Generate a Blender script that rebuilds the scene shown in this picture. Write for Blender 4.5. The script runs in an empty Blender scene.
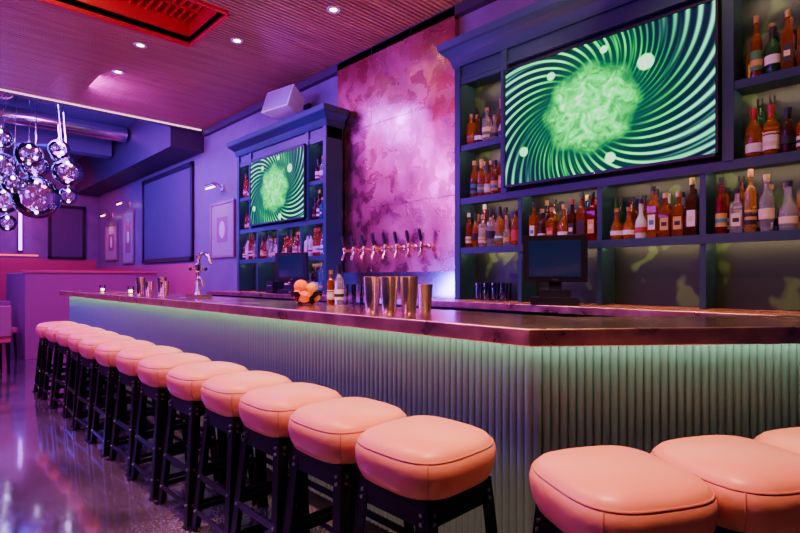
import bpy, bmesh, math, random
from mathutils import Vector, Matrix, Euler
random.seed(11)
S=bpy.context.scene
COL=S.collection

# ------------------------------------------------------------ materials
def _mat(name):
    m=bpy.data.materials.new(name); m.use_nodes=True
    return m, m.node_tree, m.node_tree.nodes['Principled BSDF']
def pm(name,color,rough=.5,metal=0,emit=None,es=0,trans=0,ior=1.45,coat=0,bump=None,spec=None):
    m,nt,p=_mat(name)
    p.inputs['Base Color'].default_value=(*color,1)
    p.inputs['Roughness'].default_value=rough
    p.inputs['Metallic'].default_value=metal
    p.inputs['IOR'].default_value=ior
    p.inputs['Transmission Weight'].default_value=trans
    p.inputs['Coat Weight'].default_value=coat
    if emit:
        p.inputs['Emission Color'].default_value=(*emit,1)
        p.inputs['Emission Strength'].default_value=es
    if bump:
        sc,st=bump
        tc=nt.nodes.new('ShaderNodeTexCoord')
        n=nt.nodes.new('ShaderNodeTexNoise'); n.inputs['Scale'].default_value=sc; n.inputs['Detail'].default_value=4
        b=nt.nodes.new('ShaderNodeBump'); b.inputs['Strength'].default_value=st; b.inputs['Distance'].default_value=.01
        nt.links.new(tc.outputs['Object'],n.inputs['Vector']); nt.links.new(n.outputs['Fac'],b.inputs['Height']); nt.links.new(b.outputs['Normal'],p.inputs['Normal'])
    return m
def noisemat(name,stops,scale,detail=5,rough=(.3,.5),metal=0,bump=.1,stretch=(1,1,1),dist=.5,coat=0,bdist=.01):
    m,nt,p=_mat(name)
    tc=nt.nodes.new('ShaderNodeTexCoord'); mp=nt.nodes.new('ShaderNodeMapping'); mp.inputs['Scale'].default_value=stretch
    n=nt.nodes.new('ShaderNodeTexNoise'); n.inputs['Scale'].default_value=scale; n.inputs['Detail'].default_value=detail; n.inputs['Distortion'].default_value=dist
    r=nt.nodes.new('ShaderNodeValToRGB')
    el=r.color_ramp.elements
    while len(el)<len(stops): el.new(.5)
    for e,(pos,c) in zip(el,stops): e.position=pos; e.color=(*c,1)
    nt.links.new(tc.outputs['Object'],mp.inputs['Vector']); nt.links.new(mp.outputs[0],n.inputs['Vector'])
    nt.links.new(n.outputs['Fac'],r.inputs[0]); nt.links.new(r.outputs[0],p.inputs['Base Color'])
    mr=nt.nodes.new('ShaderNodeMapRange'); mr.inputs['From Min'].default_value=.3; mr.inputs['From Max'].default_value=.7
    mr.inputs['To Min'].default_value=rough[0]; mr.inputs['To Max'].default_value=rough[1]
    nt.links.new(n.outputs['Fac'],mr.inputs[0]); nt.links.new(mr.outputs[0],p.inputs['Roughness'])
    p.inputs['Metallic'].default_value=metal; p.inputs['Coat Weight'].default_value=coat
    if bump:
        b=nt.nodes.new('ShaderNodeBump'); b.inputs['Strength'].default_value=bump; b.inputs['Distance'].default_value=bdist
        nt.links.new(n.outputs['Fac'],b.inputs['Height']); nt.links.new(b.outputs['Normal'],p.inputs['Normal'])
    return m
def thinglass(name,tint=(1,1,1),refl=(1,1,1),blend=.35,base=0.):
    m=bpy.data.materials.new(name); m.use_nodes=True; nt=m.node_tree; nt.nodes.clear()
    o=nt.nodes.new('ShaderNodeOutputMaterial'); mx=nt.nodes.new('ShaderNodeMixShader')
    t=nt.nodes.new('ShaderNodeBsdfTransparent'); t.inputs[0].default_value=(*tint,1)
    g=nt.nodes.new('ShaderNodeBsdfGlossy'); g.inputs['Color'].default_value=(*refl,1); g.inputs['Roughness'].default_value=.03
    f=nt.nodes.new('ShaderNodeLayerWeight'); f.inputs[0].default_value=blend
    mr=nt.nodes.new('ShaderNodeMapRange'); mr.inputs[3].default_value=base; mr.inputs[4].default_value=1
    nt.links.new(f.outputs['Fresnel'],mr.inputs[0])
    nt.links.new(mr.outputs[0],mx.inputs[0]); nt.links.new(t.outputs[0],mx.inputs[1]); nt.links.new(g.outputs[0],mx.inputs[2]); nt.links.new(mx.outputs[0],o.inputs[0])
    return m

def tvmat(name):
    m,nt,p=_mat(name)
    L=nt.links
    def N(op,a,b=None,clamp=False):
        n=nt.nodes.new('ShaderNodeMath'); n.operation=op; n.use_clamp=clamp
        for i,v in enumerate((a,b)):
            if v is None: continue
            if isinstance(v,(int,float)): n.inputs[i].default_value=v
            else: L.new(v,n.inputs[i])
        return n.outputs[0]
    tc=nt.nodes.new('ShaderNodeTexCoord'); sp=nt.nodes.new('ShaderNodeSeparateXYZ'); L.new(tc.outputs['Object'],sp.inputs[0])
    y=sp.outputs[1]; z=sp.outputs[2]
    y=N('SUBTRACT',y,.04)
    z2=N('MULTIPLY',z,1.1)
    r=N('SQRT',N('ADD',N('MULTIPLY',y,y),N('MULTIPLY',z2,z2)))
    th=N('ARCTAN2',z2,y)
    def lines(k,w,po,ph=0):
        a=N('ADD',N('MULTIPLY',th,k),N('ADD',N('MULTIPLY',r,w),ph))
        return N('POWER',N('ABSOLUTE',N('COSINE',a)),po)
    # two bundles of fine curved threads spiralling out of the centre
    s1=lines(22,36,8); s2=lines(34,62,7,.5)
    petA=N('POWER',N('ABSOLUTE',N('COSINE',N('ADD',N('MULTIPLY',th,1.),N('ADD',N('MULTIPLY',r,4),.2)))),1.6)
    petB=N('POWER',N('ABSOLUTE',N('SINE',N('ADD',N('MULTIPLY',th,1.),N('ADD',N('MULTIPLY',r,4.5),.3)))),3)
    outer=N('MULTIPLY',N('SUBTRACT',r,.30),7,True)
    arms=N('ADD',N('MULTIPLY',s1,petA),N('MULTIPLY',N('MULTIPLY',s2,.45),petB))
    arms=N('MULTIPLY',arms,outer)
    edge=N('ADD',.345,N('MULTIPLY',N('COSINE',N('MULTIPLY',th,8)),.02))
    disc=N('MULTIPLY',N('SUBTRACT',edge,r),12,True)
    circ=None
    for k in range(6):
        a=k*math.pi/3+.3; dy=N('SUBTRACT',y,.13*math.cos(a)); dz=N('SUBTRACT',z2,.13*math.sin(a))
        d=N('SQRT',N('ADD',N('MULTIPLY',dy,dy),N('MULTIPLY',dz,dz)))
        q=N('MULTIPLY',N('SUBTRACT',.010,N('ABSOLUTE',N('SUBTRACT',d,.18))),70,True)
        circ=q if circ is None else N('MAXIMUM',circ,q)
    nz=nt.nodes.new('ShaderNodeTexNoise'); nz.inputs['Scale'].default_value=11; nz.inputs['Detail'].default_value=6; nz.inputs['Distortion'].default_value=1.5; L.new(tc.outputs['Object'],nz.inputs['Vector'])
    nf=N('MULTIPLY',N('SUBTRACT',nz.outputs['Fac'],.38),2.8,True)
    discv=N('MULTIPLY',disc,N('ADD',N('ADD',.20,N('MULTIPLY',nf,.62)),N('MULTIPLY',circ,.16)))
    glow=N('MULTIPLY',N('POWER',2.718,N('MULTIPLY',N('MULTIPLY',r,r),-7)),.33)
    ss=None
    for (cy,cz,cr) in [(-.36,.20,.055),(-.14,-.35,.04),(.28,.29,.035),(.50,-.20,.04),(-.10,.36,.03)]:
        dy=N('SUBTRACT',y,cy); dz=N('SUBTRACT',z,cz)
        d=N('SQRT',N('ADD',N('MULTIPLY',dy,dy),N('MULTIPLY',dz,dz)))
        b=N('MULTIPLY',N('SUBTRACT',cr,d),90,True)
        ss=b if ss is None else N('ADD',ss,b)
    inten=N('ADD',N('ADD',arms,discv),N('ADD',glow,N('MULTIPLY',ss,.9)))
    ramp=nt.nodes.new('ShaderNodeValToRGB'); el=ramp.color_ramp.elements
    for _ in range(4): el.new(.5)
    for e,(pos,c) in zip(el,[(0,(.001,.003,.02)),(.18,(.0,.05,.035)),(.45,(.0,.36,.05)),(.66,(.0,.82,.10)),(.82,(.10,1.,.24)),(1,(.6,1,.65))]): e.position=pos; e.color=(*c,1)
    L.new(N('MULTIPLY',inten,.95,True),ramp.inputs[0])
    mx=nt.nodes.new('ShaderNodeMix'); mx.data_type='RGBA'; mx.blend_type='MIX'
    far=N('MULTIPLY',N('MULTIPLY',N('SUBTRACT',r,.50),2.0,True),N('MULTIPLY',arms,1,True))
    L.new(far,mx.inputs[0]); L.new(ramp.outputs[0],mx.inputs[6]); mx.inputs[7].default_value=(.25,.75,.75,1)
    L.new(mx.outputs[2],p.inputs['Emission Color']); p.inputs['Emission Strength'].default_value=2.2
    p.inputs['Base Color'].default_value=(0,0,0,1); p.inputs['Roughness'].default_value=.5; p.inputs['Specular IOR Level'].default_value=.1
    return m

def copper_wall():
    m,nt,p=_mat('aged_copper_sheet'); L=nt.links
    tc=nt.nodes.new('ShaderNodeTexCoord')
    def noise(sc,det,dist=0,scale=(1,1,1)):
        mp=nt.nodes.new('ShaderNodeMapping'); mp.inputs['Scale'].default_value=scale; L.new(tc.outputs['Object'],mp.inputs[0])
        n=nt.nodes.new('ShaderNodeTexNoise'); n.inputs['Scale'].default_value=sc; n.inputs['Detail'].default_value=det; n.inputs['Distortion'].default_value=dist; L.new(mp.outputs[0],n.inputs['Vector']); return n.outputs['Fac']
    a=noise(1.3,6,.8); g=noise(6,6,.4); f=noise(60,3,0,(1,.15,3)); h=noise(1.8,1,.2)
    r=nt.nodes.new('ShaderNodeValToRGB'); el=r.color_ramp.elements
    for _ in range(2): el.new(.5)
    for e,(pos,c) in zip(el,[(.32,(.38,.15,.11)),(.46,(.64,.27,.17)),(.58,(.84,.40,.25)),(.72,(.98,.58,.38))]): e.position=pos; e.color=(*c,1)
    mxf=nt.nodes.new('ShaderNodeMix'); mxf.data_type='FLOAT'; mxf.inputs[0].default_value=.2; L.new(a,mxf.inputs[2]); L.new(g,mxf.inputs[3])
    L.new(mxf.outputs[0],r.inputs[0]); L.new(r.outputs[0],p.inputs['Base Color'])
    mr=nt.nodes.new('ShaderNodeMapRange'); mr.inputs[1].default_value=.35; mr.inputs[2].default_value=.65; mr.inputs[3].default_value=.36; mr.inputs[4].default_value=.20
    L.new(g,mr.inputs[0]); L.new(mr.outputs[0],p.inputs['Roughness']); p.inputs['Metallic'].default_value=1
    b=nt.nodes.new('ShaderNodeBump'); b.inputs['Strength'].default_value=.5; b.inputs['Distance'].default_value=.05; L.new(h,b.inputs['Height'])
    b2=nt.nodes.new('ShaderNodeBump'); b2.inputs['Strength'].default_value=.22; b2.inputs['Distance'].default_value=.003; L.new(f,b2.inputs['Height']); L.new(b.outputs[0],b2.inputs['Normal'])
    b3=nt.nodes.new('ShaderNodeBump'); b3.inputs['Strength'].default_value=.12; b3.inputs['Distance'].default_value=.006; L.new(g,b3.inputs['Height']); L.new(b2.outputs[0],b3.inputs['Normal'])
    L.new(b3.outputs[0],p.inputs['Normal'])
    return m

M={}
M['cushion']=pm('salmon_vinyl',(.87,.27,.17),.38,bump=(14,.3))
M['welt']=pm('salmon_welt',(.60,.17,.11),.5)
M['blacksteel']=pm('black_steel',(.012,.012,.015),.35,.6)
M['bolt']=pm('bolt_steel',(.5,.5,.52),.3,1)
M['steel']=pm('polished_steel',(.88,.86,.86),.16,1)
M['brass']=pm('brass',(.95,.72,.42),.22,1)
M['copper']=copper_wall()
M['bartop']=noisemat('bar_top_copper',[(.3,(.74,.38,.27)),(.7,(.90,.50,.36))],2.5,4,(.18,.28),1,.05)
M['baredge']=noisemat('bar_edge_copper',[(.3,(.72,.37,.27)),(.7,(.95,.60,.46))],12,4,(.26,.38),1,.2)
M['flute']=pm('grey_teal_tambour',(.165,.265,.27),.42)
M['teal']=pm('teal_painted_wood',(.018,.055,.085),.36)
M['tealdark']=pm('teal_painted_recess',(.012,.03,.045),.5)
M['plaster']=noisemat('plaster',[(.3,(.17,.10,.22)),(.7,(.23,.14,.29))],3,4,(.35,.5),0,.08)
M['darkwall']=pm('dark_wall_paint',(.045,.03,.055),.5)
M['bluewall']=pm('blue_ceiling_paint',(.10,.08,.20),.35)
M['woodslat']=noisemat('slat_wood',[(.3,(.38,.20,.11)),(.7,(.55,.32,.19))],3,5,(.35,.5),0,.1,(.4,4,4))
M['void']=pm('ceiling_backing',(.008,.006,.008),.8)
M['red']=pm('red_lacquer',(.7,.02,.035),.45)
M['black']=pm('black_plastic',(.012,.012,.015),.35)
M['white']=pm('white_enclosure',(.75,.72,.74),.5)
M['screen_off']=pm('dark_display',(.005,.01,.03),.12,emit=(.03,.06,.3),es=.12)
M['projscreen']=pm('projection_fabric',(.09,.045,.14),.6)
M['ledmint']=pm('led_mint',(0,0,0),emit=(.60,1,.66),es=21)
M['ledwarm']=pm('led_shelf',(0,0,0),emit=(1,.68,.44),es=50)
M['ledpurple']=pm('led_purple',(0,0,0),emit=(.45,.08,1),es=14)
M['ledblue']=pm('led_blue',(0,0,0),emit=(.12,.08,1),es=14)
M['ledred']=pm('led_red',(0,0,0),emit=(1,.03,.12),es=2.5)
M['ledpink']=pm('led_peach_line',(0,0,0),emit=(1,.45,.75),es=3)
M['bulb']=pm('bulb',(0,0,0),emit=(1,.7,.45),es=10)
M['bulbwhite']=pm('downlight_lens',(0,0,0),emit=(1,.85,.85),es=22)
M['bulbpurple']=pm('bulb_violet',(0,0,0),emit=(.7,.55,1),es=32)
M['tglass']=thinglass('clear_glass',(.96,.97,1))
M['bubble']=thinglass('bubble_glass',(.97,.95,1),(1,.97,1),.35,.18)
M['orange']=pm('orange_peel',(1,.20,.003),.6,bump=(90,.2))
M['lemon']=pm('lemon_peel',(.95,.6,.02),.6,bump=(80,.2))
M['lime']=pm('lime_peel',(.2,.5,.05),.55)
M['counterwood']=noisemat('counter_wood',[(.3,(.34,.12,.05)),(.7,(.55,.24,.10))],4,5,(.2,.35),0,.05,(4,.5,4))
M['violet']=pm('violet_vinyl',(.34,.05,.22),.4)
M['magenta']=pm('magenta_paint',(.55,.03,.14),.45)
M['paper']=pm('art_print',(.4,.36,.42),.7)
M['gilt']=pm('gilt_frame',(.5,.4,.25),.4,.6)

def floor_mat():
    m,nt,p=_mat('polished_concrete'); L=nt.links
    tc=nt.nodes.new('ShaderNodeTexCoord')
    n=nt.nodes.new('ShaderNodeTexNoise'); n.inputs['Scale'].default_value=1.3; n.inputs['Detail'].default_value=9; n.inputs['Distortion'].default_value=.6
    v=nt.nodes.new('ShaderNodeTexNoise'); v.inputs['Scale'].default_value=70; v.inputs['Detail'].default_value=2
    r=nt.nodes.new('ShaderNodeValToRGB'); r.color_ramp.elements[0].position=.3; r.color_ramp.elements[0].color=(.03,.024,.034,1); r.color_ramp.elements[1].position=.7; r.color_ramp.elements[1].color=(.12,.10,.125,1)
    r2=nt.nodes.new('ShaderNodeValToRGB'); r2.color_ramp.elements[0].position=.5; r2.color_ramp.elements[0].color=(.8,.8,.8,1); r2.color_ramp.elements[1].position=.72; r2.color_ramp.elements[1].color=(2.5,2.4,2.4,1)
    mx=nt.nodes.new('ShaderNodeMix'); mx.data_type='RGBA'; mx.blend_type='MULTIPLY'; mx.inputs[0].default_value=1
    L.new(tc.outputs['Object'],n.inputs['Vector']); L.new(tc.outputs['Object'],v.inputs['Vector'])
    L.new(n.outputs[0],r.inputs[0]); L.new(v.outputs[0],r2.inputs[0]); L.new(r.outputs[0],mx.inputs[6]); L.new(r2.outputs[0],mx.inputs[7]); L.new(mx.outputs[2],p.inputs['Base Color'])
    mr=nt.nodes.new('ShaderNodeMapRange'); mr.inputs[1].default_value=.35; mr.inputs[2].default_value=.65; mr.inputs[3].default_value=.07; mr.inputs[4].default_value=.26
    L.new(n.outputs[0],mr.inputs[0]); L.new(mr.outputs[0],p.inputs['Roughness'])
    p.inputs['Coat Weight'].default_value=1; p.inputs['Coat Roughness'].default_value=.07; p.inputs['Coat IOR'].default_value=1.9
    b=nt.nodes.new('ShaderNodeBump'); b.inputs['Strength'].default_value=.09; b.inputs['Distance'].default_value=.02
    L.new(n.outputs[0],b.inputs['Height']); L.new(b.outputs[0],p.inputs['Normal']); L.new(b.outputs[0],p.inputs['Coat Normal'])
    return m
M['floor']=floor_mat()
def wallpaper():
    m,nt,p=_mat('botanical_wallpaper'); L=nt.links
    tc=nt.nodes.new('ShaderNodeTexCoord'); mp=nt.nodes.new('ShaderNodeMapping'); mp.inputs['Scale'].default_value=(1,1,.38); mp.inputs['Rotation'].default_value=(.7,0,0)
    v=nt.nodes.new('ShaderNodeTexVoronoi'); v.inputs['Scale'].default_value=6.5
    n=nt.nodes.new('ShaderNodeTexNoise'); n.inputs['Scale'].default_value=4
    r=nt.nodes.new('ShaderNodeValToRGB'); e=r.color_ramp.elements; e[0].position=.24; e[0].color=(.07,.15,.035,1); e[1].position=.36; e[1].color=(.012,.022,.018,1)
    L.new(tc.outputs['Object'],n.inputs['Vector'])
    ad=nt.nodes.new('ShaderNodeMix'); ad.data_type='RGBA'; ad.blend_type='ADD'; ad.inputs[0].default_value=.3
    L.new(tc.outputs['Object'],mp.inputs[0]); L.new(mp.outputs[0],ad.inputs[6]); L.new(n.outputs['Color'],ad.inputs[7]); L.new(ad.outputs[2],v.inputs['Vector'])
    L.new(v.outputs['Distance'],r.inputs[0]); L.new(r.outputs[0],p.inputs['Base Color']); p.inputs['Roughness'].default_value=.4
    return m
M['wallpaper']=wallpaper()
M['tv']=tvmat('tv_picture')

# ------------------------------------------------------------ builder
class B:
    def __init__(s,name,origin=(0,0,0)):
        s.name=name; s.o=Vector(origin); s.v=[]; s.f=[]; s.m=[]; s.mats=[]; s.T=Matrix.Identity(4)
    def mi(s,k):
        if k not in s.mats: s.mats.append(k)
        return s.mats.index(k)
    def add(s,vs,fs,k):
        b=len(s.v); i=s.mi(k)
        s.v+= [s.T@Vector(v) for v in vs]
        for f in fs: s.f.append([b+q for q in f]); s.m.append(i)
    def box(s,x0,x1,y0,y1,z0,z1,k):
        vs=[(x,y,z) for x in (x0,x1) for y in (y0,y1) for z in (z0,z1)]
        s.add(vs,[(0,1,3,2),(4,6,7,5),(0,4,5,1),(2,3,7,6),(0,2,6,4),(1,5,7,3)],k)
    def prism(s,poly,z0,z1,k):
        n=len(poly); vs=[(x,y,z0) for x,y in poly]+[(x,y,z1) for x,y in poly]
        fs=[tuple(range(n))[::-1],tuple(range(n,2*n))]+[(i,(i+1)%n,n+(i+1)%n,n+i) for i in range(n)]
        s.add(vs,fs,k)
    def lathe(s,prof,c,k,seg=20,rot=0,axis=None):
        c=Vector(c); R=axis if axis else Matrix.Identity(3)
        vs=[];rings=[]
        for r,z in prof:
            if r<1e-6: rings.append([len(vs)]); vs.append(c+R@Vector((0,0,z)))
            else:
                rings.append(list(range(len(vs),len(vs)+seg)))
                for i in range(seg):
                    a=rot+2*math.pi*i/seg; vs.append(c+R@Vector((r*math.cos(a),r*math.sin(a),z)))
        fs=[]
        for a,b in zip(rings,rings[1:]):
            if len(a)==1 and len(b)==1: continue
            for i in range(seg):
                j=(i+1)%seg
                if len(a)==1: fs.append((a[0],b[j],b[i]))
                elif len(b)==1: fs.append((a[i],a[j],b[0]))
                else: fs.append((a[i],a[j],b[j],b[i]))
        s.add(vs,fs,k)
    def cyl(s,p0,p1,r0,k,r1=None,seg=14,rot=0):
        p0=Vector(p0);p1=Vector(p1);d=p1-p0;L=d.length
        R=d.to_track_quat('Z','Y').to_matrix(); r1=r0 if r1 is None else r1
        s.lathe([(0,0),(r0,0),(r1,L),(0,L)],p0,k,seg,rot,R)
    def sph(s,c,r,k,sc=(1,1,1),seg=20,n=12):
        pr=[(r*math.sin(math.pi*i/n),-r*math.cos(math.pi*i/n)) for i in range(n+1)]
        pr[0]=(0,-r);pr[-1]=(0,r)
        A=Matrix.Diagonal(sc).to_3x3(); s.lathe(pr,c,k,seg,0,A)
    def tube(s,pts,r,k,seg=10):
        pts=[Vector(p) for p in pts]; vs=[];n=len(pts)
        up=Vector((0,0,1)); prev=None
        for i,p in enumerate(pts):
            t=(pts[min(i+1,n-1)]-pts[max(i-1,0)]).normalized()
            if prev is None:
                a=t.cross(up)
                if a.length<.1: a=t.cross(Vector((1,0,0)))
                a.normalize()
            else: a=(prev-t*prev.dot(t)).normalized()
            prev=a; b=t.cross(a)
            for j in range(seg):
                q=2*math.pi*j/seg; vs.append(p+a*r*math.cos(q)+b*r*math.sin(q))
        fs=[(i*seg+j,i*seg+(j+1)%seg,(i+1)*seg+(j+1)%seg,(i+1)*seg+j) for i in range(n-1) for j in range(seg)]
        fs+=[tuple(range(seg))[::-1],tuple(range((n-1)*seg,n*seg))]
        s.add(vs,fs,k)
    def beam(s,p0,p1,w,d,k,face=(1,0,0)):
        p0=Vector(p0);p1=Vector(p1); t=(p1-p0).normalized(); a=Vector(face); a=(a-t*a.dot(t)).normalized(); b=t.cross(a)
        vs=[p+a*x*w/2+b*y*d/2 for p in (p0,p1) for x,y in ((-1,-1),(1,-1),(1,1),(-1,1))]
        s.add(vs,[(3,2,1,0),(4,5,6,7),(0,1,5,4),(1,2,6,5),(2,3,7,6),(3,0,4,7)],k)
    def done(s,sharp=35,bevel=0,recalc=True,loc=None,rotz=0):
        me=bpy.data.meshes.new(s.name)
        me.from_pydata([tuple(v-s.o) for v in s.v],[],s.f)
        for k in s.mats: me.materials.append(M[k])
        me.polygons.foreach_set('material_index',s.m)
        me.polygons.foreach_set('use_smooth',[True]*len(s.f))
        if recalc:
            bm=bmesh.new(); bm.from_mesh(me); bmesh.ops.recalc_face_normals(bm,faces=bm.faces); bm.to_mesh(me); bm.free()
        me.set_sharp_from_angle(angle=math.radians(sharp)); me.update()
        ob=bpy.data.objects.new(s.name,me); ob.location=s.o if loc is None else loc; ob.rotation_euler=(0,0,rotz)
        COL.objects.link(ob)
        if bevel:
            bv=ob.modifiers.new('bevel','BEVEL'); bv.width=bevel; bv.segments=2; bv.limit_method='ANGLE'; bv.angle_limit=math.radians(50); bv.harden_normals=False
        return ob
def dup(ob,loc,rotz=0):
    o=ob.copy(); o.location=loc; o.rotation_euler=(0,0,rotz); COL.objects.link(o); return o

# ------------------------------------------------------------ room shell
XW=3.6; YB=15.0; CZ=3.68
b=B('floor'); b.box(-3.6,3.75,-3.1,15.1,-.1,0,'floor'); b.done()
b=B('wall_right'); b.box(XW,XW+.12,-3,YB,0,4.3,'plaster'); b.box(XW-.012,XW,8.75,YB-.03,.14,1.5,'magenta'); b.done()
b=B('wall_left'); b.box(-3.62,-3.5,-3,YB,0,4.3,'darkwall'); b.done()
b=B('wall_back'); b.box(-3.6,3.7,YB,YB+.12,0,4.3,'plaster')
b.box(-3.4,3.55,YB-.02,YB,0,1.7,'magenta'); b.done()
b=B('wall_front'); b.box(-3.6,3.7,-3.12,-3,0,4.3,'darkwall'); b.done()
HX0,HX1,HY0,HY1=-2.6,2.13,4.50,5.38; YE=8.4
b=B('ceiling')
zc=CZ+.02
b.box(-3.5,XW,-3,HY0,zc,zc+.06,'void'); b.box(-3.5,XW,HY1,YE,zc,zc+.06,'void')
b.box(-3.5,HX0,HY0,HY1,zc,zc+.06,'void'); b.box(HX1,XW,HY0,HY1,zc,zc+.06,'void')
y=-3+.02
while y<YE-.05:
    if y+.032>HY0 and y<HY1:
        b.box(-3.5,HX0,y,y+.032,CZ,zc,'woodslat'); b.box(HX1,XW,y,y+.032,CZ,zc,'woodslat')
    else: b.box(-3.5,XW,y,y+.032,CZ,zc,'woodslat')
    y+=.05
b.box(-3.5,XW,YE-.04,YE,CZ-.03,4.2,'darkwall')
b.box(-3.5,XW,YE,YB,4.15,4.25,'bluewall')
b.done()
b=B('ceiling_coffer')
for (x0,x1,y0,y1) in [(HX0-.03,HX0,HY0,HY1),(HX1,HX1+.03,HY0,HY1),(HX0,HX1,HY0-.03,HY0),(HX0,HX1,HY1,HY1+.03)]:
    b.box(x0,x1,y0,y1,CZ-.02,4.02,'red')
b.box(HX0,HX1,HY0,HY1,4.02,4.08,'red')
x=HX0+.02
while x<HX1-.04:
    b.box(x,x+.022,HY0,HY1,3.90,4.0,'red'); x+=.075
for y in (HY0+.3,HY0+.6): b.box(HX0,HX1,y,y+.022,3.9,4.0,'red')
b.done()
b=B('trim_1'); b.box(XW-.07,XW,-3,YE-.04,CZ-.09,CZ,'darkwall'); b.done()
b=B('ceiling_light_strip'); b.box(-3.4,XW-.1,YE-.075,YE-.045,CZ-.012,CZ,'ledpink'); b.done()
b=B('ceiling_beam'); b.box(3.05,3.58,8.45,14.9,3.35,4.15,'darkwall'); b.box(-3.4,3.0,11.5,11.8,3.7,4.15,'bluewall')
b.cyl((-3,10.6,3.95),(3.0,10.6,3.95),.14,'steel',seg=20); b.done()
b=B('baseboard_right'); b.box(XW-.02,XW,7.6,YB-.02,0,.14,'darkwall'); b.done()
b=B('copper_wall_panel')
for (y0,y1) in [(2.95,3.50),(3.502,4.09),(4.092,4.68)]:
    for (z0,z1) in [(1.0,1.98),(1.982,2.85),(2.852,CZ-.01)]:
        b.box(3.53,XW-.001,y0,y1,z0,z1,'copper')
b.done(bevel=.002)
b=B('wall_light_tube',(0,14.9,2))
for x,k in ((.4,'ledpurple'),(1.2,'ledblue'),(1.95,'ledpurple')): b.cyl((x,14.93,1.9),(x,14.93,3.2),.03,k,seg=10); b.box(x-.05,x+.05,14.955,14.975,1.85,3.25,'black')
b.cyl((-2.5,14.93,1.78),(2.3,14.93,1.78),.018,'ledred',seg=8)
b.done()

# ------------------------------------------------------------ bar
C=Vector((1.48,.92)); v2=Vector((.777,-.630)); n2=Vector((.630,.777))
def cor(w,w2=None):
    w2=w if w2 is None else w2
    return (1.48+w,.92+(w2-.63*w)/.777)
def end(w,s=1.5):
    p=C+v2*s+n2*w; return (p.x,p.y)
YL=8.1
b=B('bar_counter')
def ring(w0,w1,w1b,yl,s): return [(1.48+w0,yl),cor(w0),end(w0,s),end(w1b,s),cor(w1,w1b),(1.48+w1,yl)]
b.prism(ring(.004,.596,.516,YL-.004,1.496),1.035,1.07,'bartop')
b.prism(ring(0,.022,.022,YL,1.5),1.012,1.0705,'baredge')
b.prism(ring(.125,.55,.47,YL-.1,1.45),0,1.034,'tealdark')
b.prism(ring(.112,.56,.48,YL-.09,1.46),0,.09,'black')
b.prism([(1.525,YL-.05),cor(.045),end(.045,1.48),end(.06,1.48),cor(.06),(1.54,YL-.05)],1.024,1.034,'ledmint')
b.done(bevel=.003)
b=B('fluted_bar_panel')
R=.0155
def flutes(p0,p1,nrm):
    p0=Vector(p0);p1=Vector(p1);d=p1-p0;n=int(d.length/(2*R)); st=d/n; pts=[]
    for i in range(n):
        c=p0+st*(i+.5)
        for j in range(7):
            a=math.pi*j/6
            pts.append(c-st.normalized()*math.cos(a)*st.length/2+nrm*math.sin(a)*R)
    m=len(pts); vs=[(p.x,p.y,.09) for p in pts]+[(p.x,p.y,1.033) for p in pts]
    b.add(vs,[(i,i+1,m+i+1,m+i) for i in range(m-1)],'flute')
flutes((1.59,YL-.1),cor(.11),Vector((-1,0)))
flutes(cor(.11),end(.11,1.45),Vector((-.630,-.777)))
b.done(recalc=False)

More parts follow.
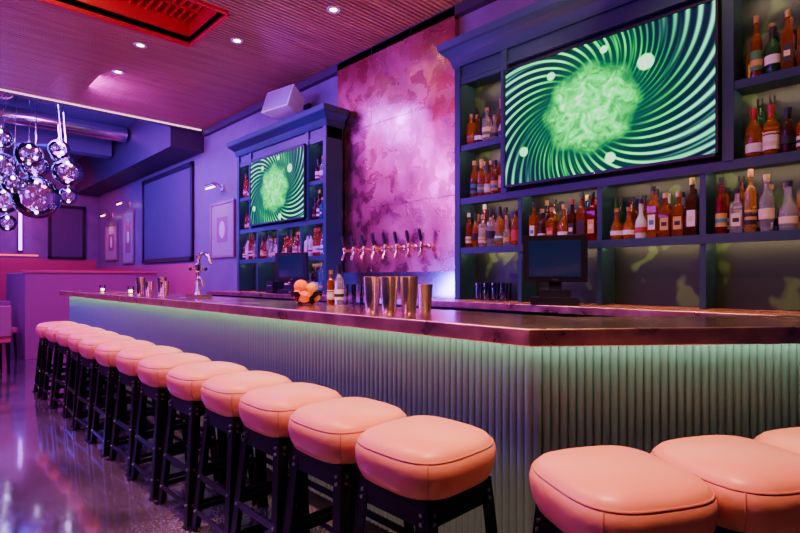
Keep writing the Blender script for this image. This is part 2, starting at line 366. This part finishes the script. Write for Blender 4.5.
# ------------------------------------------------------------ stools
def stool_mesh():
    b=B('barstool')
    def sring(s,z,n=64,e=3.4,corner=1.0):
        out=[]
        for i in range(n):
            a=2*math.pi*i/n; c,q=math.cos(a),math.sin(a)
            r=1/((abs(c)**e+abs(q)**e)**(1/e))
            out.append((s*r*c,s*r*q,z))
        return out
    A=.196
    prof=[(.60,.602),(.83,.606),(.90,.616),(.96,.642),(.995,.674),(1.0,.694),(.98,.713),(.95,.721)]
    top=[(.95,.721),(.93,.731),(.87,.743),(.76,.753),(.6,.760),(.4,.765),(.2,.767)]
    def loft(pr,k,close=True):
        n=64; vs=[];fs=[]
        for s_,z in pr: vs+=sring(A*s_,z)
        for r in range(len(pr)-1):
            for i in range(n): fs.append((r*n+i,r*n+(i+1)%n,(r+1)*n+(i+1)%n,(r+1)*n+i))
        if close=='top': fs.append(tuple(range((len(pr)-1)*n,len(pr)*n)))
        if close=='bot': fs.append(tuple(range(n))[::-1])
        b.add(vs,fs,k)
    loft(prof,'cushion','bot'); loft(top,'cushion','top')
    b.tube([Vector(p) for p in sring(A*.955,.721)]+[Vector(sring(A*.955,.721)[0])],.003,'welt',6)
    for k in range(4):
        a=math.pi/4+k*math.pi/2; rr=1/((2*(math.cos(math.pi/4)**3.4))**(1/3.4))
        b.tube([(A*s_*rr*math.cos(a),A*s_*rr*math.sin(a),z) for s_,z in prof[1:]],.0022,'welt',6)
    b.box(-.15,.15,-.15,.15,.588,.606,'blacksteel')
    for s_ in (-1,1):
        b.box(-.145,.145,s_*.145-.006,s_*.145+.006,.53,.59,'blacksteel')
        b.box(s_*.145-.006,s_*.145+.006,-.139,.139,.53,.59,'blacksteel')
    H=.60
    def lp(sx,sy,z):
        t=(H-z)/H; o=.146+.05*t
        return Vector((sx*o,sy*o,z))
    for sx in (-1,1):
        for sy in (-1,1):
            b.beam(lp(sx,sy,H)+Vector((-sx*.018,0,0)),lp(sx,sy,.0)+Vector((-sx*.018,0,0)),.044,.006,'blacksteel')
            b.beam(lp(sx,sy,H)+Vector((0,-sy*.018,0)),lp(sx,sy,.0)+Vector((0,-sy*.018,0)),.006,.044,'blacksteel')
            for z in (.57,.545,.27,.10):
                p=lp(sx,sy,z)
                b.cyl(p+Vector((-sx*.02,sy*.002,0)),p+Vector((-sx*.02,sy*.009,0)),.006,'bolt',seg=8)
                b.cyl(p+Vector((sx*.002,-sy*.02,0)),p+Vector((sx*.009,-sy*.02,0)),.006,'bolt',seg=8)
            q=lp(sx,sy,0); b.box(q.x-.02,q.x+.02,q.y-.02,q.y+.02,0,.006,'blacksteel')
    for z,w in ((.27,.03),(.10,.024)):
        for s_ in (-1,1):
            a=lp(-1,s_,z);c=lp(1,s_,z); b.beam(a,c,w,.006,'blacksteel',(0,0,1))
            a=lp(s_,-1,z);c=lp(s_,1,z); b.beam(a,c,w,.006,'blacksteel',(0,0,1))
    return b.done(sharp=50)
ys=[1.126,1.52,1.92,2.33,2.76,3.22,3.70,4.18,4.66,5.14,5.62,6.10,6.58]
st=stool_mesh(); st.location=(1.2,ys[0],0)
for i,yy in enumerate(ys[1:]): dup(st,(1.2+random.uniform(-.012,.012),yy,0),0 if yy<2 else random.uniform(-.05,.05))
for i,(x,y) in enumerate([(1.330,.566),(1.675,.371),(2.005,.182)]): dup(st,(x,y,0),-.507)

# ------------------------------------------------------------ back bar
XB=3.3
def backbar(y0,W,bay,zt,name):
    b=B(name,(XB,y0,0)); y1=y0+W; xk=3.515; cw=(W-bay)/2
    b.box(xk-.012,xk,y0,y1,1.062,zt,'wallpaper')
    for yy in (y0,y1-.04): b.box(XB,xk-.012,yy,yy+.04,1.062,zt,'teal')
    for yy in (y0+cw-.04,y1-cw): b.box(XB,xk-.012,yy,yy+.04,1.89,zt-.09,'teal')
    for z in (1.485,1.89): b.box(XB+.002,xk-.012,y0+.04,y1-.04,z-.028,z,'teal'); b.box(XB-.012,XB+.01,y0,y1,z-.048,z+.004,'teal')
    for z in (1.862,1.457): b.box(XB+.013,XB+.019,y0+.06,y1-.06,z-.008,z,'ledwarm')
    for (a,c) in ((y0+.04,y0+cw-.04),(y1-cw+.04,y1-.04)):
        z=2.325; b.box(XB+.002,xk-.012,a,c,z-.026,z,'teal'); b.box(XB-.008,XB+.01,a,c,z-.044,z+.003,'teal')
        b.box(XB-.008,XB+.01,a,c,zt-.15,zt-.11,'teal')
        for z in (2.299,zt-.12): b.box(XB+.013,XB+.019,a+.02,c-.02,z-.008,z,'ledwarm')
    for q in range(1,4):
        yy=y0+W*q/4; b.box(XB,xk-.012,yy-.016,yy+.016,1.062,1.462,'teal'); b.box(XB,xk-.012,yy-.016,yy+.016,1.485,1.862,'teal')
    b.box(XB+.03,XB+.05,y0+cw,y1-cw,1.89,zt-.09,'tealdark')
    b.box(XB,xk-.012,y0,y1,zt-.12,zt,'teal'); b.box(XB-.012,XB,y0,y1,zt-.115,zt-.09,'teal')
    for yy,zb in ((y0-.005,1.062),(y1-.05,1.062),(y0+cw-.047,1.89),(y1-cw-.008,1.89)): b.box(XB-.018,XB,yy,yy+.055,zb,zt,'teal')
    steps=[(0,.02),(.025,.03),(.04,.035),(.07,.045),(.10,.075),(.125,.105),(.14,.115),(.175,.125),(.19,.13)]
    for (z0,o),(z1,o1) in zip(steps,steps[1:]):
        vs=[]
        for z,e in ((z0,o),(z1,o1)):
            vs+=[(XB-e,y0-e*.9,zt+z),(XB-e,y1+e*.9,zt+z),(xk,y1+e*.9,zt+z),(xk,y0-e*.9,zt+z)]
        b.add(vs,[(3,2,1,0),(4,5,6,7),(0,1,5,4),(1,2,6,5),(2,3,7,6),(3,0,4,7)],'teal')
    return b.done(sharp=20)
backbar(.30,2.44,1.44,2.98,'back_bar_shelving'); backbar(4.56,2.06,1.30,2.90,'back_bar_shelving')
def tv(yc,w,h,zc):
    b=B('television',(3.25,yc,zc))
    b.box(3.262,3.329,yc-w,yc+w,zc-h,zc+h,'black')
    for (a,c,d,e) in ((-w,w,h-.014,h),(-w,w,-h,-h+.018),(-w,-w+.014,-h,h),(w-.014,w,-h,h)):
        b.box(3.25,3.262,yc+a,yc+c,zc+d,zc+e,'black')
    b.add([(3.26,yc-w+.014,zc-h+.018),(3.26,yc+w-.014,zc-h+.018),(3.26,yc+w-.014,zc+h-.014),(3.26,yc-w+.014,zc+h-.014)],[(0,1,2,3)],'tv')
    b.cyl((3.255,yc,zc-h+.009),(3.248,yc,zc-h+.009),.004,'steel',seg=8)
    return b.done(recalc=False)
tv(1.53,.71,.445,2.365); tv(5.57,.64,.42,2.34)
b=B('back_counter')
b.box(3.0,3.53,.12,6.95,1.02,1.06,'counterwood'); b.box(2.985,3.0,.12,6.95,1.015,1.063,'baredge')
b.box(3.05,3.53,.14,6.93,0,1.02,'tealdark')
yy=.2
while yy<6.3:
    b.box(3.035,3.05,yy,yy+.52,.12,.97,'teal'); b.cyl((3.02,yy+.45,.6),(3.02,yy+.45,.75),.006,'brass',seg=8); yy+=.56
b.done(bevel=.003)
b=B('backsplash'); b.box(3.5,3.529,2.76,4.54,1.062,1.3,'steel'); b.done()
# ------------------------------------------------------------ bottles
for k,c,t in (('g_clear',(.90,.94,.95),.85),('g_amber',(.66,.19,.015),.72),('g_whisky',(.45,.11,.01),.7),('g_dark',(.10,.03,.012),.6),('g_green',(.05,.24,.07),.7),('g_red',(.4,.02,.015),.7),('g_blue',(.12,.35,.7),.8),('g_gold',(.85,.48,.10),.75),('g_frost',(.62,.68,.70),.2)):
    M[k]=pm('bottle_'+k[2:],c,.05,trans=t,ior=1.35)
for k,c in {'l_white':(.8,.78,.74),'l_cream':(.75,.62,.4),'l_black':(.02,.02,.02),'l_red':(.45,.04,.03),'l_teal':(.05,.25,.27),'l_gold':(.6,.4,.1),'l_green':(.08,.25,.08)}.items():
    M[k]=pm('label_'+k[2:],c,.55)
for k,c in {'c_black':(.02,.02,.02),'c_gold':(.7,.5,.15),'c_red':(.35,.02,.02),'c_wood':(.35,.17,.07),'c_white':(.7,.7,.7)}.items():
    M[k]=pm('cap_'+k[2:],c,.35,metal=.6 if k=='c_gold' else 0)
GL=['g_clear']*6+['g_amber']*5+['g_whisky']*5+['g_dark']*3+['g_green']*2+['g_red','g_blue','g_frost','g_gold','g_gold']
LB=['l_white']*4+['l_cream']*4+['l_black']*4+['l_red','l_teal','l_gold','l_gold','l_green']; CP=['c_black']*5+['c_gold','c_gold','c_red','c_wood','c_wood','c_white']
def bottle(b,x,y,z,h,r,kind,g,l,c):
    P=(x,y,z+.0005); nr=min(.013,r*.38)
    seg=16;rot=0
    if kind==0: pr=[(0,0),(r*.95,0),(r,.006),(r,h*.56),(r*.93,h*.62),(r*.6,h*.69),(nr*1.1,h*.75),(nr,h*.93),(0,h*.93)]
    elif kind==1: pr=[(0,0),(r*.96,0),(r,.006),(r,h*.64),(r*.85,h*.70),(r*.5,h*.735),(nr,h*.76),(nr,h*.9),(0,h*.9)]
    elif kind==2: seg=4;rot=math.pi/4; pr=[(0,0),(r*1.2,0),(r*1.25,.006),(r*1.25,h*.60),(r*1.0,h*.67),(nr*1.2,h*.72),(nr,h*.9),(0,h*.9)]
    elif kind==3: pr=[(0,0),(r*.8,0),(r*.85,.006),(r*.95,h*.2),(r*1.05,h*.5),(r*.95,h*.6),(r*.5,h*.68),(nr,h*.75),(nr,h*.92),(0,h*.92)]
    else: pr=[(0,0),(r*1.0,0),(r*1.1,.02),(r*1.12,h*.3),(r*.95,h*.46),(r*.5,h*.58),(nr,h*.66),(nr,h*.9),(0,h*.9)]
    b.lathe(pr,P,g,seg,rot)
    b.lathe([(0,h*.885),(nr+.003,h*.885),(nr+.0035,h),(0,h)],P,c,12)
    l2=random.choice(LB)
    if kind==2:
        e=r*1.25*.7071+.0012; b.box(x-e,x+e,y-e*.72,y+e*.72,z+h*.16,z+h*.44,l); b.box(x-e-.001,x+e+.001,y-e*.5,y+e*.5,z+h*.25,z+h*.34,l2)
    elif kind in(0,1):
        t=random.uniform(.28,.44); b.lathe([(r+.0012,h*.13),(r+.0012,h*t)],P,l,16); b.lathe([(r+.002,h*.2),(r+.002,h*(.2+.3*(t-.13)))],P,l2,16)
        if random.random()<.4: b.lathe([(r+.0012,h*(t+.03)),(r+.0012,h*(t+.06))],P,l2,16)
    elif kind==3: b.lathe([(r*1.0+.004,h*.22),(r*1.06+.003,h*.40)],P,l,16)
    else: b.lathe([(r*1.13,h*.14),(r*1.14,h*.28)],P,l,16)
    if kind in (0,3) and random.random()<.5: b.lathe([(nr+.0012,h*.77),(nr+.0012,h*.885)],P,c,12)
def row(b,ya,yb,z,hs=1.0,xs=(3.352,3.447)):
    for xi,x in enumerate(xs):
        y=ya+.038+.02*xi
        while y<yb-.038:
            r=random.uniform(.027,.040); k=random.choices([0,1,2,3,4],[5,4,3,2,2])[0]
            g=random.choice(GL); l=random.choice(LB); c=random.choice(CP)
            h=random.uniform(.24,.35)*hs+.01*xi
            if k==4: h*=.82
            for _ in range(random.choice([1,1,1,2])):
                if y>yb-.038: break
                bottle(b,x+random.uniform(-.006,.006),y,z,h,r,k,g,l,c)
                y+=2*r*(1.1 if k==4 else 1)+random.uniform(.002,.010)
def stock(y0,W,bay):
    b=B('liquor_bottles',(3.38,y0,1.5)); cw=(W-bay)/2
    for (a,c) in ((y0+.04,y0+cw-.04),(y0+W-cw+.04,y0+W-.04)):
        for z in (1.89,2.325): row(b,a,c,z)
    for q in range(4): row(b,y0+W*q/4+.03,y0+W*(q+1)/4-.02,1.489)
    return b
b=stock(.30,2.44,1.44); b.done(recalc=True)
b=stock(4.56,2.06,1.30)
row(b,4.62,5.04,1.062); row(b,5.12,5.5,1.062); b.done()
def tumbler(b,x,y,z,h=.12,r=.036):
    b.lathe([(0,.001),(r*.8,.001),(r,h),(r-.003,h),(r*.78,.012),(0,.012)],(x,y,z),'tglass',18)
b=B('pint_glasses',(3.35,2.4,1.07))
for i in range(8): tumbler(b,3.34+(i%2)*.08,2.30+.08*(i//2)+.02*(i%2),1.062,.14,.034)
b.done()

def pos(name,x,y,rot,z=1.064):
    b=B(name)
    b.box(-.12,.12,-.15,.15,0,.05,'black'); b.box(-.07,.02,-.10,.10,.05,.10,'black')
    b.box(-.03,.02,-.04,.04,.08,.25,'black')
    b.T=Matrix.Translation((-.05,0,.29))@Matrix.Rotation(math.radians(-6),4,'Y')
    b.box(-.02,.02,-.205,.205,-.14,.17,'black'); b.box(-.024,-.0205,-.165,.165,-.105,.135,'screen_off'); b.box(.02,.05,-.12,.12,-.08,.1,'black')
    b.box(-.022,-.02,-.02,.02,-.13,-.12,'steel')
    b.T=Matrix.Identity(4)
    return b.done(loc=(x,y,z),rotz=rot,bevel=.004)
pos('point_of_sale_terminal',3.14,1.75,.45)
pos('point_of_sale_terminal',3.14,4.95,.4)
b=B('receipt_printer',(3.12,5.35,1.06)); b.box(3.05,3.2,5.28,5.43,1.064,1.2,'black'); b.box(3.049,3.06,5.3,5.41,1.15,1.155,'white'); b.done(bevel=.01)

b=B('beer_tap')
b.lathe([(0,0),(.032,0),(.028,.008),(.014,.014),(.013,.085),(0,.085)],(0,0,0),'brass',16,0,Vector((-1,0,0)).to_track_quat('Z','Y').to_matrix())
b.lathe([(0,-.035),(.014,-.035),(.019,-.01),(.019,.022),(.012,.04),(0,.04)],(-.095,0,0),'brass',14)
b.tube([(-.095,0,-.02),(-.102,0,-.045),(-.120,0,-.072),(-.128,0,-.105)],.011,'brass',10)
b.lathe([(0,.03),(.008,.03),(.008,.055),(.014,.06),(.018,.11),(.016,.15),(.007,.162),(0,.162)],(-.095,0,0),'c_black',12,0,Matrix.Rotation(-.2,3,'Y'))
tp=b.done(); tp.location=(3.529,3.27,1.535)
for i in range(1,8): dup(tp,(3.529,3.27+.166*i,1.535))

b=B('cocktail_shaker_tin')
b.lathe([(0,0),(.030,0),(.033,.004),(.034,.02),(.044,.172),(.0455,.175),(.043,.174),(.033,.01),(0,.01)],(0,0,0),'steel',28)
t=b.done(); Z=1.0715
t.location=(1.646,1.90,Z)
for p in [(1.634,1.765),(1.70,1.70)]: dup(t,(*p,Z))
b=B('mixing_tin'); b.lathe([(0,0),(.029,0),(.031,.004),(.038,.135),(.0395,.138),(.037,.137),(.029,.01),(0,.01)],(0,0,0),'steel',24); mt=b.done(); mt.location=(1.83,1.72,Z)
dup(mt,(1.65,5.1,Z)); dup(mt,(1.70,4.85,Z)); dup(t,(1.62,5.25,Z)); dup(t,(1.72,4.98,Z))
b=B('fruit_bowl',(1.81,2.72,Z)); cx,cy=1.81,2.72
b.lathe([(0,0),(.05,0),(.055,.006),(.09,.045),(.112,.085),(.109,.086),(.087,.047),(.05,.010),(0,.010)],(cx,cy,Z),'tglass',28)
for (dx,dy,dz,k,r) in [(-.04,-.04,.052,'orange',.038),(.035,-.045,.052,'lemon',.034),(.05,.03,.056,'orange',.036),(-.005,.05,.054,'lemon',.034),(-.055,.022,.062,'orange',.032),(-.02,.03,.115,'orange',.045),(.01,-.045,.108,'lemon',.032),(.05,.0,.108,'lime',.025)]:
    b.sph((cx+dx,cy+dy,Z+dz),r,k,(1,1.0,.97)); b.cyl((cx+dx,cy+dy,Z+dz+r*.93),(cx+dx,cy+dy,Z+dz+r*.98),.004,'lime',seg=6)
b.done()
b=B('cocktail_glasses',(1.95,2.6,Z))
for (x,y) in [(1.93,2.42),(1.99,2.35),(1.90,2.33),(1.97,2.48)]: tumbler(b,x,y,Z,.13,.034)
b.done()
b=B('bitters_bottle',(1.92,2.62,Z)); bottle(b,1.96,2.58,Z,.25,.03,0,'g_clear','l_white','c_black'); bottle(b,2.0,2.72,Z,.22,.026,1,'g_whisky','l_cream','c_gold'); b.done()
b=B('bar_faucet',(1.78,4.3,Z)); x0,y0=1.78,4.3
b.box(x0-.05,x0+.05,y0-.16,y0+.14,Z,Z+.03,'steel')
b.lathe([(0,0),(.035,0),(.03,.02),(.02,.04),(.018,.2),(.03,.21),(.03,.26),(.018,.27),(.016,.33),(.022,.34),(0,.36)],(x0,y0,Z+.02),'steel',18)
b.tube([(x0,y0,Z+.27),(x0-.02,y0-.05,Z+.33),(x0-.03,y0-.12,Z+.365),(x0-.03,y0-.22,Z+.37),(x0-.03,y0-.30,Z+.34),(x0-.03,y0-.32,Z+.28)],.014,'steel')
b.tube([(x0,y0,Z+.15),(x0-.02,y0-.08,Z+.17),(x0-.02,y0-.14,Z+.15),(x0-.02,y0-.15,Z+.10)],.012,'steel')
b.cyl((x0-.06,y0,Z+.245),(x0+.06,y0,Z+.245),.009,'steel'); b.sph((x0-.065,y0,Z+.245),.015,'black'); b.sph((x0+.065,y0,Z+.245),.015,'black')
b.done()
b=B('candle_votive',(1.8,6.3,Z))
for yy in (6.0,7.1): tumbler(b,1.75,yy,Z,.08,.035); b.cyl((1.75,yy,Z+.0125),(1.75,yy,Z+.04),.024,'bulb',seg=14)
b.done()

# ------------------------------------------------------------ wall things
b=B('wall_speaker',(3.25,5.36,3.35)); b.T=Matrix.Translation((3.28,5.36,3.31))@Matrix.Rotation(math.radians(18),4,'Y')@Matrix.Rotation(.1,4,'Z')
b.add([(-.14,-.26,-.14),(-.14,.26,-.14),(-.14,.26,.14),(-.14,-.26,.14),(.12,-.17,-.12),(.12,.17,-.12),(.12,.17,.12),(.12,-.17,.12)],[(0,3,2,1),(4,5,6,7),(0,1,5,4),(1,2,6,5),(2,3,7,6),(3,0,4,7)],'white')
b.box(-.15,-.141,-.235,.235,-.12,.12,'paper')
b.beam((.12,0,0),(.27,0,.02),.05,.05,'blacksteel',(0,1,0)); b.T=Matrix.Identity(4)
b.box(3.56,3.599,5.3,5.42,3.17,3.39,'blacksteel')
b.done(bevel=.012)
b=B('projection_screen',(3.57,10.1,2.4))
b.box(3.575,3.585,8.9,11.4,1.6,3.2,'projscreen')
for (a,c,d,e) in ((8.85,11.45,3.18,3.26),(8.85,11.45,1.54,1.62),(8.85,8.93,1.54,3.26),(11.37,11.45,1.54,3.26)): b.box(3.55,3.587,a,c,d,e,'black')
b.done(bevel=.004)
b=B('projection_screen',(2.9,14.97,2.2)); b.box(2.55,3.25,14.95,14.975,1.75,3.0,'projscreen')
for (a,c,d,e) in ((2.5,3.3,2.97,3.05),(2.5,3.3,1.72,1.77),(2.5,2.57,1.72,3.05),(3.23,3.3,1.72,3.05)): b.box(a,c,14.93,14.978,d,e,'black')
b.done()
def art(y0,y1,z0,z1):
    b=B('framed_art_print',(3.58,(y0+y1)/2,(z0+z1)/2)); b.box(3.575,3.587,y0,y1,z0,z1,'paper')
    w=.04
    for (a,c,d,e) in ((y0-w,y1+w,z1,z1+w),(y0-w,y1+w,z0-w,z0),(y0-w,y0,z0,z1),(y1,y1+w,z0,z1)): b.box(3.56,3.587,a,c,d,e,'gilt')
    m=(y1-y0)*.25; b.box(3.572,3.576,y0+m,y1-m,z0+.2,z1-.2,'violet'); b.sph((3.572,(y0+y1)/2,(z0+z1)/2),.1,'l_white',(.05,1,1.4),12,8)
    b.done(bevel=.004)
art(7.35,8.1,1.6,2.4); art(12.1,12.8,1.6,2.7); art(13.3,14.2,1.7,2.5)
def sconce(y,z):
    b=B('picture_light',(3.5,y,z)); b.box(3.58,3.599,y-.05,y+.05,z-.05,z+.05,'brass')
    b.tube([(3.58,y,z),(3.52,y,z+.06),(3.44,y,z+.07),(3.40,y,z+.02)],.009,'brass')
    b.cyl((3.40,y-.16,z+.01),(3.40,y+.16,z+.01),.03,'brass',seg=12); b.cyl((3.395,y-.15,z-.018),(3.395,y+.15,z-.018),.014,'bulb',seg=10); b.done()
sconce(7.75,2.66); sconce(12.45,2.9); sconce(13.75,2.75)

def chandelier(x,y,zo,pts):
    b=B('bubble_glass_chandelier',(x,y,3))
    b.lathe([(0,0),(.48,0),(.48,-.10),(.42,-.13),(0,-.13)],(x,y,4.148),'steel',36)
    for dx,dy,z,r in pts:
        z+=zo
        b.sph((x+dx,y+dy,z),r,'bubble',seg=32,n=20)
        b.cyl((x+dx*.8,y+dy*.8,4.02),(x+dx,y+dy,z+r-.002),.005,'steel',seg=8)
        b.cyl((x+dx,y+dy,z+r*.80),(x+dx,y+dy,z+r+.02),.018,'steel',seg=12)
        b.sph((x+dx,y+dy,z+r*.80-.022),.022,'bulbpurple',seg=10,n=8)
    b.done(recalc=False)
P1=[(0,0,2.42,.31),(-.40,.15,2.80,.23),(.36,-.15,2.82,.20),(.05,.4,2.95,.19),(-.15,-.42,2.95,.17),(-.45,-.3,3.15,.14),(.38,.3,3.1,.15),(.22,-.35,3.1,.14),(-.30,-.2,2.55,.14),(.42,.1,2.5,.13)]
chandelier(1.38,9.1,0,P1); chandelier(.72,9.9,-.4,P1)

b=B('lounge_partition'); b.box(1.30,3.2,9.5,9.62,0,1.32,'violet'); b.box(1.27,3.2,9.48,9.64,1.32,1.36,'magenta')
b.box(1.30,1.42,9.62,11.5,0,1.32,'violet'); b.done(bevel=.004)
def banq(x,y,l):
    b=B('banquette',(x,y,0)); b.box(x,x+l,y,y+.55,.08,.44,'violet'); b.box(x,x+l,y+.45,y+.6,.44,1.05,'magenta'); b.box(x+.02,x+l-.02,y+.03,y+.5,0,.08,'black')
    n=int(l/.4)
    for i in range(n): b.box(x+l*i/n+.01,x+l*(i+1)/n-.01,y-.02,y+.45,.44,.52,'magenta')
    b.done(bevel=.02)
banq(-.9,10.2,2.0); banq(1.6,13.6,1.7)
def table(x,y):
    b=B('cafe_table',(x,y,0)); b.lathe([(0,0),(.25,0),(.24,.02),(.04,.04),(.035,.70),(.1,.72),(0,.72)],(x,y,0),'blacksteel',24)
    b.lathe([(0,.72),(.36,.72),(.37,.735),(.36,.755),(0,.755)],(x,y,0),'counterwood',36)
    b.lathe([(0,.756),(.03,.756),(.035,.83),(0,.83)],(x,y,0),'bulb',14); b.done()
table(.55,9.3); table(-.4,8.7)
def chair(x,y,rz):
    b=B('lounge_chair'); b.box(-.22,.22,-.22,.22,.40,.48,'magenta'); b.box(-.22,.22,.18,.24,.48,.88,'violet')
    for sx in (-1,1):
        for sy in (-1,1): b.cyl((sx*.2,sy*.2,0),(sx*.18,sy*.18,.4),.014,'blacksteel',.02,8)
    b.done(bevel=.02,loc=(x,y,0),rotz=rz)
chair(.75,8.5,math.pi+.1); chair(-.4,7.95,math.pi); chair(1.0,9.9,.1)

def downlight(x,y):
    b=B('recessed_downlight',(x,y,CZ)); b.lathe([(.035,-.004),(.06,-.006),(.065,0),(.035,0)],(x,y,CZ),'white',20); b.lathe([(0,-.001),(.034,-.001)],(x,y,CZ),'bulbwhite',16); b.done(recalc=False)
for p in [(2.8,3.77),(2.45,4.95),(1.77,5.75),(1.81,6.68),(2.8,2.0),(2.2,2.6),(1.0,1.2),(1.0,2.6)]: downlight(*p)

# ------------------------------------------------------------ lights
def area(name,loc,tgt,size,power,color,sy=None,spread=None):
    l=bpy.data.lights.new(name,'AREA'); l.energy=power; l.color=color; l.size=size
    if sy: l.shape='RECTANGLE'; l.size_y=sy
    if spread: l.spread=math.radians(spread)
    o=bpy.data.objects.new(name,l); o.location=loc; d=Vector(tgt)-Vector(loc); o.rotation_euler=d.to_track_quat('-Z','Y').to_euler(); COL.objects.link(o); return o
def spot(name,loc,tgt,power,color,ang=60,blend=.6,r=.04):
    l=bpy.data.lights.new(name,'SPOT'); l.energy=power; l.color=color; l.spot_size=math.radians(ang); l.spot_blend=blend; l.shadow_soft_size=r
    o=bpy.data.objects.new(name,l); o.location=loc; d=Vector(tgt)-Vector(loc); o.rotation_euler=d.to_track_quat('-Z','Y').to_euler(); COL.objects.link(o); return o
PURP=(.32,.01,1); BLUE=(.05,.02,1); WARM=(1,.50,.34)
area('warm_ceiling_lamp',(.9,.7,3.6),(1.2,.9,0),.35,64,WARM,spread=110)
area('warm_ceiling_lamp',(1.0,2.6,3.6),(1.2,2.6,0),.35,48,(1,.42,.32),spread=110)
area('pink_ceiling_lamp',(.7,4.6,3.6),(1.2,4.6,0),.4,45,(1,.26,.36),spread=110)
area('pink_ceiling_lamp',(.9,6.6,3.6),(1.2,6.6,0),.4,34,(1,.25,.42),spread=110)
area('violet_ceiling_lamp',(-1.4,3.5,3.4),(1,4,.5),1.2,95,PURP)
area('violet_ceiling_lamp',(-1.0,7.0,3.5),(1.5,7.0,0),1.0,230,PURP)
area('blue_lounge_lamp',(1.0,11.5,3.6),(1.6,11,0),1.6,150,BLUE)
area('violet_lounge_lamp',(1.6,9.0,3.6),(3.6,9.8,2.2),.8,120,(.27,.01,1))
area('added_blue_uplight',(.3,12.8,2.6),(.6,10.5,4.2),1.5,130,(.07,.02,1))  # added blue light without a fixture, brightens the lounge ceiling
area('red_lounge_lamp',(1.8,13.2,3.4),(2.6,14.8,.8),.5,34,(1,.03,.2))
area('pink_lounge_lamp',(1.9,8.3,3.5),(2.2,9.6,.9),.4,45,(1,.06,.35))
area('added_ceiling_uplight',(-1.8,2.2,2.4),(.5,4.2,3.7),1.5,40,(.85,.14,.5))  # added uplight in mid-room, no cove here, brightens the near ceiling
area('added_ceiling_uplight',(-1.5,6.5,2.4),(1.0,6.5,3.7),1.5,75,(.36,.02,1))  # second added uplight, hangs free, turns the ceiling violet
area('added_warm_uplight',(2.6,1.4,2.9),(2.4,2.6,3.7),.6,18,(1,.42,.24))  # added warm uplight, no cove built, lifts the slats above the bar
spot('copper_wall_spot_lamp',(2.75,3.45,3.62),(3.55,3.6,2.6),60,(1,.42,.22),75,.8)
spot('copper_wall_spot_lamp',(2.75,4.2,3.62),(3.55,4.25,2.7),45,(.9,.2,.5),75,.8)
area('added_violet_copper_light',(2.3,5.0,3.3),(3.5,4.0,1.8),.35,38,(.20,.012,1))  # added violet source, gives the copper sheet something to reflect
area('added_violet_copper_light',(2.35,3.9,1.15),(3.55,4.2,2.1),.3,28,(.10,.01,1))  # added low light in the aisle, no fixture, tints the copper from below
area('magenta_wall_washer',(1.6,7.2,3.5),(3.6,7.2,2.6),.5,55,(.45,.02,1))
area('red_coffer_lamp',(.8,4.94,3.72),(.8,4.94,5),.5,45,(1,.04,.12),4.0)
for y in (1.5,3.0,4.6,6.2): spot('bar_spot_lamp',(2.3,y,3.6),(1.8,y,1.07),42,(1,.42,.36),55)
spot('bar_spot_lamp',(2.6,.9,3.6),(2.3,.6,1.07),42,(1,.45,.33),60)
spot('back_bar_spot_lamp',(2.5,.8,3.6),(3.35,.8,1.7),55,(1,.60,.40),75)
spot('back_bar_spot_lamp',(2.5,2.2,3.6),(3.35,2.2,1.6),34,(1,.60,.45),70)
spot('back_bar_spot_lamp',(2.5,5.5,3.6),(3.35,5.5,1.7),34,(1,.4,.7),80)
for y in (7.75,12.45,13.75): spot('picture_spot_lamp',(3.38,y,2.62),(3.58,y,1.8),5,(1,.5,.4),110)

w=bpy.data.worlds.new('world'); S.world=w; w.use_nodes=True
w.node_tree.nodes['Background'].inputs[0].default_value=(.10,.03,.2,1); w.node_tree.nodes['Background'].inputs[1].default_value=.15

cd=bpy.data.cameras.new('camera'); cam=bpy.data.objects.new('camera',cd); COL.objects.link(cam)
cam.location=(0,0,1.24); cam.rotation_euler=(math.radians(90),0,math.radians(-44)); cd.lens=23.04; cd.sensor_width=36; cd.shift_y=.0144; cd.clip_start=.05
S.camera=cam
